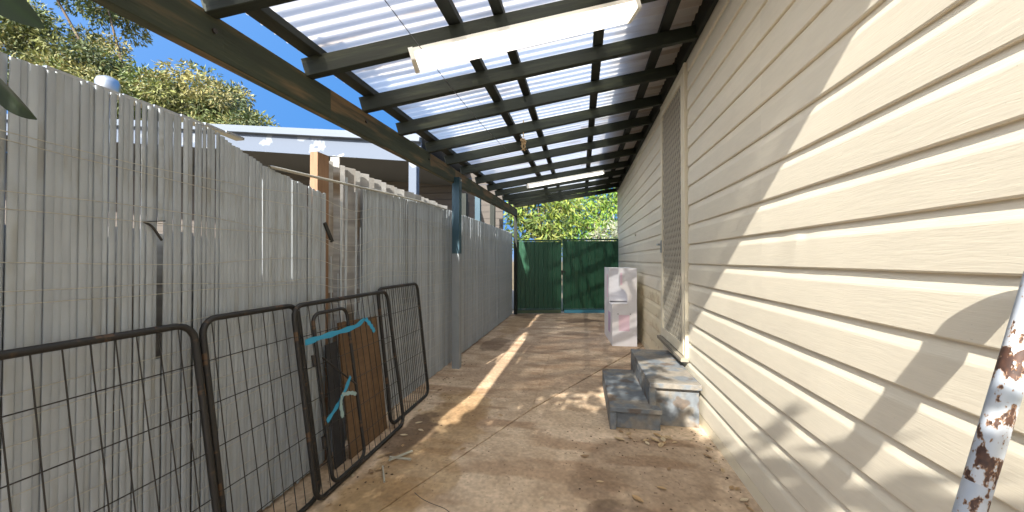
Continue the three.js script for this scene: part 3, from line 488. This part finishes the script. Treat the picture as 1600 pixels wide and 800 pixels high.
// ------------------------------------------------------------------ trees and plants
const leafGeo = (list) => { // list of [pos, dir, up, len, wid, colour]: folded pointed leaves of four faces
  const P = [], C = [], I = [], s = new THREE.Vector3(); let n = 0;
  for (const [p, d, u, l, w, c] of list) {
    s.crossVectors(d, u).normalize(); const nn = new THREE.Vector3().crossVectors(s, d);
    const q = [p, p.clone().addScaledVector(d, l * 0.45).addScaledVector(s, w).addScaledVector(nn, w * 0.35), p.clone().addScaledVector(d, l * 0.5).addScaledVector(nn, -w * 0.1), p.clone().addScaledVector(d, l * 0.45).addScaledVector(s, -w).addScaledVector(nn, w * 0.35), p.clone().addScaledVector(d, l).addScaledVector(nn, -l * 0.08)];
    for (const x of q) { P.push(x.x, x.y, x.z); C.push(c[0], c[1], c[2]); }
    I.push(n, n + 1, n + 2, n + 1, n + 4, n + 2, n, n + 2, n + 3, n + 2, n + 4, n + 3); n += 5;
  }
  const g = new THREE.BufferGeometry(); g.setAttribute('position', new THREE.Float32BufferAttribute(P, 3)); g.setAttribute('color', new THREE.Float32BufferAttribute(C, 3)); g.setIndex(I); g.computeVertexNormals(); return g;
};
const rdir = () => { const z = rr(-1, 1), a = rr(0, 6.283), r = Math.sqrt(1 - z * z); return V(r * Math.cos(a), z, r * Math.sin(a)); };
function clumps(centres, per, len, wid, cols, droop = 0) {
  const L = []; for (const [c, r] of centres) { const tint = rr(0.8, 1.2), ci = cols[Math.floor(rnd() * cols.length)]; const N = Math.round(per * r[0] * r[1]); for (let i = 0; i < N; i++) { const d = rdir(), q = Math.pow(rnd(), 0.45), p = V(c.x + d.x * r[0] * q, c.y + d.y * r[1] * q, c.z + d.z * r[2] * q), o = d.clone().addScaledVector(rdir(), 0.9); o.y -= droop; o.normalize(); const k = tint * rr(0.75, 1.3), cc = rnd() < 0.8 ? ci : cols[Math.floor(rnd() * cols.length)]; L.push([p, o, rdir(), len * rr(0.7, 1.25), wid * rr(0.75, 1.2), cc.map((x) => x * k)]); } } return leafGeo(L);
}
function limbs(base, ends, r0) { return join(ends.map(([e, r], i) => { const m = base.clone().lerp(e, 0.5).add(V(rr(-0.1, 0.1), rr(0, 0.25), rr(-0.1, 0.1)).multiplyScalar(base.distanceTo(e) * 0.4)), c = new THREE.CatmullRomCurve3([base, m, e]); const g = new THREE.TubeGeometry(c, 10, r, 6), p = g.attributes.position; for (let k = 0; k < p.count; k++) { const t = Math.floor(k / 7) / 10, q = c.getPoint(t), f = 1 - 0.75 * t; p.setXYZ(k, q.x + (p.getX(k) - q.x) * f, q.y + (p.getY(k) - q.y) * f, q.z + (p.getZ(k) - q.z) * f); } return g; })); }
// px -> ray helper for laying trees out at real distances is not needed at run time: positions below are metres
{
  // tall gum beyond the fence
  const t = thing('gum_tree', 'tall gum tree with yellow green leaves rising behind the boundary fence', 'tree', [-13.2, 0, -9.5]);
  const C = []; const add = (x, y, z, rx, ry) => C.push([V(x, y, z), [rx, ry, rx]]);
  const spots = [[-4.3, 8.0], [-2.9, 8.2], [-1.8, 7.7], [-3.6, 6.9], [-2.2, 6.6], [-0.9, 6.9], [0.3, 6.6], [-1.2, 5.7], [0.1, 5.6], [1.1, 5.7], [1.7, 5.0], [0.6, 4.8], [2.3, 4.6], [-2.6, 5.5], [-0.6, 4.9], [-4.6, 6.4], [-5.0, 9.5], [-3.0, 10.0], [-1.4, 9.3], [-5.6, 7.4], [3.0, 4.35], [3.7, 4.4], [3.1, 5.1], [2.2, 5.8], [1.3, 6.7], [0.9, 6.1], [1.9, 5.4], [-0.3, 6.2], [0.8, 5.3], [2.7, 5.3], [-1.6, 6.9], [-3.2, 7.5]];
  for (const [x, y] of spots) for (let i = 0; i < 9; i++) add(x + rr(-0.6, 0.6), y + rr(-0.5, 0.5), rr(-1.0, 1.0) - x * 0.35, rr(0.34, 0.6), rr(0.26, 0.44));
  part('trunk', tube([V(0, -0.1, 0), V(-0.15, 2, 0.1), V(-0.3, 4, 0), V(-0.6, 6, 0.1)], 0.2, 24, 10), mat.bark, t);
  part('limb', limbs(V(-0.3, 3.8, 0), spots.map(([x, y]) => [V(x, y, -x * 0.35), 0.085]), 0.1), mat.bark, t);
  part('crown', clumps(C, 1500, 0.155, 0.027, [[0.2, 0.21, 0.045], [0.26, 0.25, 0.07], [0.13, 0.17, 0.04], [0.3, 0.26, 0.08], [0.09, 0.12, 0.035]], 0.35), mat.leaf, t);
}
{
  const bush = (name, label, pos, spots, per, len, wid, cols, droop, trunkH, sp) => {
    const t = thing(name, label, 'tree', pos, 'greenery beyond the green gates'); const C = []; for (const [x, y, z] of spots) for (let i = 0; i < 6; i++) C.push([V(x + rr(-sp, sp), y + rr(-sp, sp), z + rr(-sp, sp)), [rr(0.3, 0.5), rr(0.24, 0.42), rr(0.3, 0.5)]]);
    part('trunk', tube([V(0, -0.1, 0), V(0.06, trunkH * 0.5, 0), V(0.02, trunkH, 0.03)], 0.07, 12, 8), mat.bark, t);
    part('limb', limbs(V(0.02, trunkH * 0.9, 0), spots.map(([x, y, z]) => [V(x, y, z), 0.035]), 0.05), mat.bark, t);
    part('crown', clumps(C, per, len, wid, cols, droop), mat.leaf, t);
  };
  bush('yellow_shrub', 'yellow green leafy shrub behind the gate near the slat screen', [-1.3, 0, -12.2], [[-0.5, 2.2, 0], [0, 2.7, 0.2], [0.5, 2.3, 0], [0.7, 3.0, 0], [-0.4, 3.1, -0.2], [0.2, 3.5, 0], [0.4, 1.8, 0.2], [-0.2, 3.9, 0], [-0.8, 3.6, 0.1], [-0.8, 2.7, 0], [0.1, 2.1, 0]], 330, 0.22, 0.035, [[0.22, 0.28, 0.03], [0.16, 0.25, 0.03], [0.25, 0.27, 0.05], [0.11, 0.17, 0.03]], 0.3, 1.7, 0.34);
  bush('feathery_tree', 'bright lime feathery tree spreading above the gate centre', [0.6, 0, -13.6], [[-1.0, 3.2, 0], [-0.4, 3.5, 0], [0.2, 3.3, 0.2], [0.8, 3.6, 0], [1.3, 3.2, 0], [-0.7, 2.7, 0.2], [-1.3, 3.7, 0], [0, 4.1, 0], [0.9, 4.2, 0], [0.5, 2.95, 0.1], [-0.8, 2.1, 0.2], [-0.2, 2.5, 0], [0.3, 2.3, 0.2], [-1.2, 2.7, 0]], 380, 0.2, 0.03, [[0.2, 0.33, 0.03], [0.26, 0.38, 0.04], [0.14, 0.27, 0.03], [0.26, 0.31, 0.05]], 0.45, 2.0, 0.3);
  bush('silver_shrub', 'pale silvery shrub low behind the gate beside the house corner', [1.15, 0, -12.0], [[-0.3, 1.9, 0], [0.1, 2.1, 0], [0.45, 2.3, 0], [0.3, 1.7, 0.1], [-0.55, 1.6, 0]], 230, 0.2, 0.016, [[0.36, 0.37, 0.27], [0.46, 0.44, 0.33], [0.25, 0.28, 0.2]], -0.2, 1.0, 0.2);
  bush('backdrop_tree', 'dense dark green tree farther behind the lime foliage', [-0.4, 0, -19], [[-3.4, 2.2, 0], [-2.2, 3.0, 0], [-1.2, 2.4, 0], [0, 2.7, 0], [1, 3.2, 0], [2.2, 2.6, 0], [-0.6, 3.9, 0], [-2.8, 3.9, 0], [1.8, 4.2, 0], [3.0, 3.6, 0]], 330, 0.22, 0.06, [[0.07, 0.12, 0.03], [0.12, 0.17, 0.04], [0.05, 0.09, 0.03]], 0.2, 1.8, 0.5);
}
{
  // citrus behind the camera whose crown dapples the near ground; two of its leaves hang into view at the left edge
  const t = thing('citrus_tree', 'leafy citrus tree with dark glossy leaves hanging in at the fence', 'tree', [-0.5, 0, 1.75]);
  const C = []; for (let i = 0; i < 250; i++) { const a = rr(0, 6.283), r = Math.sqrt(rnd()), x = -0.1 + r * 1.2 * Math.cos(a), z = -0.05 + r * 0.8 * Math.sin(a), top = 3.12 - 1.25 * Math.max(0, x - 0.15) - 0.35 * Math.max(0, -x - 0.1); C.push([V(x, rr(1.5, Math.max(1.7, top - 0.12)), z), [0.2, 0.15, 0.2]]); }
  part('trunk', tube([V(0, -0.05, 0), V(0.05, 0.7, 0), V(-0.02, 1.5, 0.03)], 0.06, 12, 8), mat.bark, t);
  const stemEnd = V(-0.66, 0.53 + 1.22, -2.32);
  part('limb', limbs(V(0, 1.3, 0), [[V(0.6, 2.2, 0), 0.03], [V(-0.6, 2.4, 0.2), 0.03], [V(0.1, 2.9, -0.2), 0.03], [V(-0.2, 2.3, -0.6), 0.03]], 0.03), mat.bark, t);
  part('branch', join([tube([V(-0.2, 2.2, -0.6), V(-0.55, 2.2, -1.4), V(-0.74, 1.92, -2.1), V(-0.72, 1.80, -2.28)], 0.008, 24, 6), tube([V(-0.74, 1.92, -2.1), V(-0.73, 1.75, -2.22), V(-0.7, 1.62, -2.3)], 0.004, 14, 6)]), mat.bark, t);
  part('crown', clumps(C, 2100, 0.1, 0.032, [[0.05, 0.1, 0.02], [0.07, 0.13, 0.025], [0.04, 0.08, 0.02]], 0.2), mat.leaf, t);
  const bigLeaf = (base, tip, width, roll, c) => { const d = tip.clone().sub(base), Ln = d.length(); d.normalize(); const s0 = new THREE.Vector3().crossVectors(d, V(0, 0, 1)).normalize(), nn = new THREE.Vector3().crossVectors(s0, d); const P = [], Cc = [], I = [], n = 12; for (let i = 0; i <= n; i++) { const u = i / n, w = width * Math.pow(Math.sin(Math.PI * Math.min(1, u * 0.97 + 0.02)), 0.75), q = base.clone().addScaledVector(d, u * Ln).addScaledVector(nn, -0.012 * u * u); for (let k = -2; k <= 2; k++) { const e = k / 2, x = q.clone().addScaledVector(s0, e * w * Math.cos(roll)).addScaledVector(nn, Math.abs(e) * w * 0.4 + e * w * Math.sin(roll)); P.push(x.x, x.y, x.z); const f = k === 0 ? 1.35 : 1; Cc.push(c[0] * f, c[1] * f, c[2] * f); } } for (let i = 0; i < n; i++) for (let k = 0; k < 4; k++) { const a = i * 5 + k; I.push(a, a + 1, a + 5, a + 1, a + 6, a + 5); } const g = new THREE.BufferGeometry(); g.setAttribute('position', new THREE.Float32BufferAttribute(P, 3)); g.setAttribute('color', new THREE.Float32BufferAttribute(Cc, 3)); g.setIndex(I); g.computeVertexNormals(); return g; };
  const o = t.position; const L = (x, y, z) => V(x - o.x, y - o.y, z - o.z);
  part('leaf', bigLeaf(L(-1.19, 1.79, -0.53), L(-1.068, 1.688, -0.55), 0.03, 0.3, [0.02, 0.045, 0.007]), mat.leaf, t);
  part('leaf', bigLeaf(L(-1.2, 1.605, -0.55), L(-1.105, 1.51, -0.56), 0.03, -0.3, [0.016, 0.036, 0.006]), mat.leaf, t);
  part('leaf', bigLeaf(L(-1.23, 1.82, -0.5), L(-1.20, 1.70, -0.5), 0.025, 0.1, [0.05, 0.1, 0.015]), mat.leaf, t);
}

{
  const t = thing('added_shade_tree', 'unseen leafy tree added over the fence to narrow the sun streak', 'tree', [-2.7, 0, 0.3]);  // added out of view; crown shaped to narrow the far sun streak
  const C = []; for (let i = 0; i < 70; i++) { const d = rdir(), q = Math.cbrt(rnd()), y = 4.55 + d.y * q * 1.05; C.push([V(2.7 - 0.69 - 0.3 * y + d.x * q * 0.1, y, -0.3 + d.z * q * 0.75), [0.12, 0.15, 0.2]]); }
  for (let i = 0; i < 34; i++) { const d = rdir(), q = Math.cbrt(rnd()); C.push([V(0.2 + d.x * q * 0.12, 6.0 + d.y * q * 0.75, -0.35 + d.z * q * 0.6), [0.2, 0.17, 0.2]]); }  // upper clumps added to keep sun off the gate
  part('trunk', tube([V(0, -0.05, 0), V(0.1, 1.6, 0), V(0.35, 3.2, -0.1), V(0.6, 4.6, -0.3), V(0.25, 6.0, -0.35)], 0.05, 20, 8), mat.bark, t);
  part('limb', limbs(V(0.35, 3.2, -0.1), [[V(0.7, 4.0, -0.6), 0.02], [V(0.6, 4.6, 0.2), 0.02], [V(0.4, 5.2, -0.4), 0.02]], 0.02), mat.bark, t);
  part('crown', clumps(C, 3200, 0.09, 0.028, [[0.06, 0.1, 0.025], [0.08, 0.13, 0.03]], 0.2), mat.leaf, t);
}

// ------------------------------------------------------------------ litter on the concrete
{
  const one = (s) => { const P = [], C = [], I = [], n = 6, cu = rr(0.15, 0.5), tw = rr(-0.4, 0.4), c = [[0.5, 0.36, 0.2], [0.42, 0.27, 0.13], [0.6, 0.48, 0.31], [0.3, 0.19, 0.1]][s % 4]; for (let i = 0; i <= n; i++) { const u = i / n - 0.5, w = 0.24 * Math.pow(Math.sin(Math.PI * (i / n * 0.94 + 0.03)), 0.8); for (const e of [-1, 0, 1]) { P.push(u, 0.02 + cu * u * u + Math.abs(e) * w * 0.45 + tw * u * e * w, e * w); C.push(...c.map((q) => q * (e ? 1 : 0.8))); } } for (let i = 0; i < n; i++) for (let k = 0; k < 2; k++) { const a = i * 3 + k; I.push(a, a + 1, a + 3, a + 1, a + 4, a + 3); } const g = new THREE.BufferGeometry(); g.setAttribute('position', new THREE.Float32BufferAttribute(P, 3)); g.setAttribute('color', new THREE.Float32BufferAttribute(C, 3)); g.setIndex(I); g.computeVertexNormals(); return g; };
  const kinds = [0, 1, 2, 3, 4, 5].map(one);
  const leafAt = (x, z, s, label, group) => { const m = solo('fallen_leaf', kinds[Math.floor(rnd() * 6)], mat.dryLeaf, label, 'leaf', group); m.position.set(x, 0.001, z); m.scale.setScalar(s); m.rotation.y = rr(0, 6.28); };
  for (let i = 0; i < 16; i++) leafAt(rr(0.25, 0.78), rr(-2.58, -2.74), rr(0.035, 0.075), 'dry curled leaf lying before the door steps', 'dry leaves at the foot of the steps');
  for (let i = 0; i < 17; i++) { const z = rr(-1.5, -2.6); leafAt(WX - rr(0.05, 0.12), z, rr(0.03, 0.06), 'dry leaf fallen along the cladding base', 'dry leaves along the cladding'); }
  for (let i = 0; i < 18; i++) leafAt(rr(-1.3, -1.12), rr(-1.5, -3.3), rr(0.03, 0.06), 'dry leaf fallen along the pen panels', 'dry leaves along the pen panels');
  for (const [x, z, s] of [[0.02, -2.35, 0.06], [0.28, -1.98, 0.07], [0.42, -2.1, 0.05], [0.1, -2.1, 0.04], [-0.75, -2.3, 0.05], [-0.2, -1.9, 0.035], [0.5, -2.3, 0.04], [-0.62, -2.85, 0.04]]) leafAt(x, z, s, 'single dry leaf lying out on the open concrete', 'dry leaves on the open concrete');
  const twig = (a, b, w, label) => solo('plant_stalk', bar(V(...a), V(...b), w, 0.008), std({ color: 0xa8a392, roughness: 0.8 }), label, 'stalk', 'pale stalks lying by the pen panels');
  twig([-1.15, 0.006, -2.02], [-1.06, 0.006, -1.88], 0.009, 'thin pale stalk lying beside the pen panels'); twig([-1.16, 0.006, -2.12], [-1.02, 0.006, -2.12], 0.014, 'thin pale stalk lying beside the pen panels'); twig([-1.14, 0.014, -2.07], [-1.05, 0.014, -2.2], 0.014, 'thin pale stalk lying beside the pen panels');
  const deb = []; for (let i = 0; i < 300; i++) { const q = rnd(); let x, z; if (q < 0.3) { x = rr(-1.4, -1.05); z = rr(-1.3, -4.3); } else if (q < 0.5) { x = WX - 0.03 - Math.abs(rr(-0.1, 0.1)); z = rr(-1.3, -3); } else { x = rr(-1.1, 0.8); z = rr(-1.4, -6.5); if (rnd() < 0.4) { x = rr(-0.1, 0.75); z = rr(-1.5, -2.8); } } const s = rr(0.0025, 0.0065); const g = new THREE.IcosahedronGeometry(s, 0); g.scale(rr(0.6, 1.6), 0.4, rr(0.6, 1.6)); g.rotateY(rr(0, 6)); deb.push(g.translate(x, s * 0.3, z)); }
  const d = part('ground_litter', join(deb), std({ color: 0x4d3c2b, roughness: 0.95 }), scene); d.userData = { kind: 'stuff', label: 'fine dark grit and crumbs scattered over the concrete', category: 'litter' };
}
renderer.render(scene, camera);
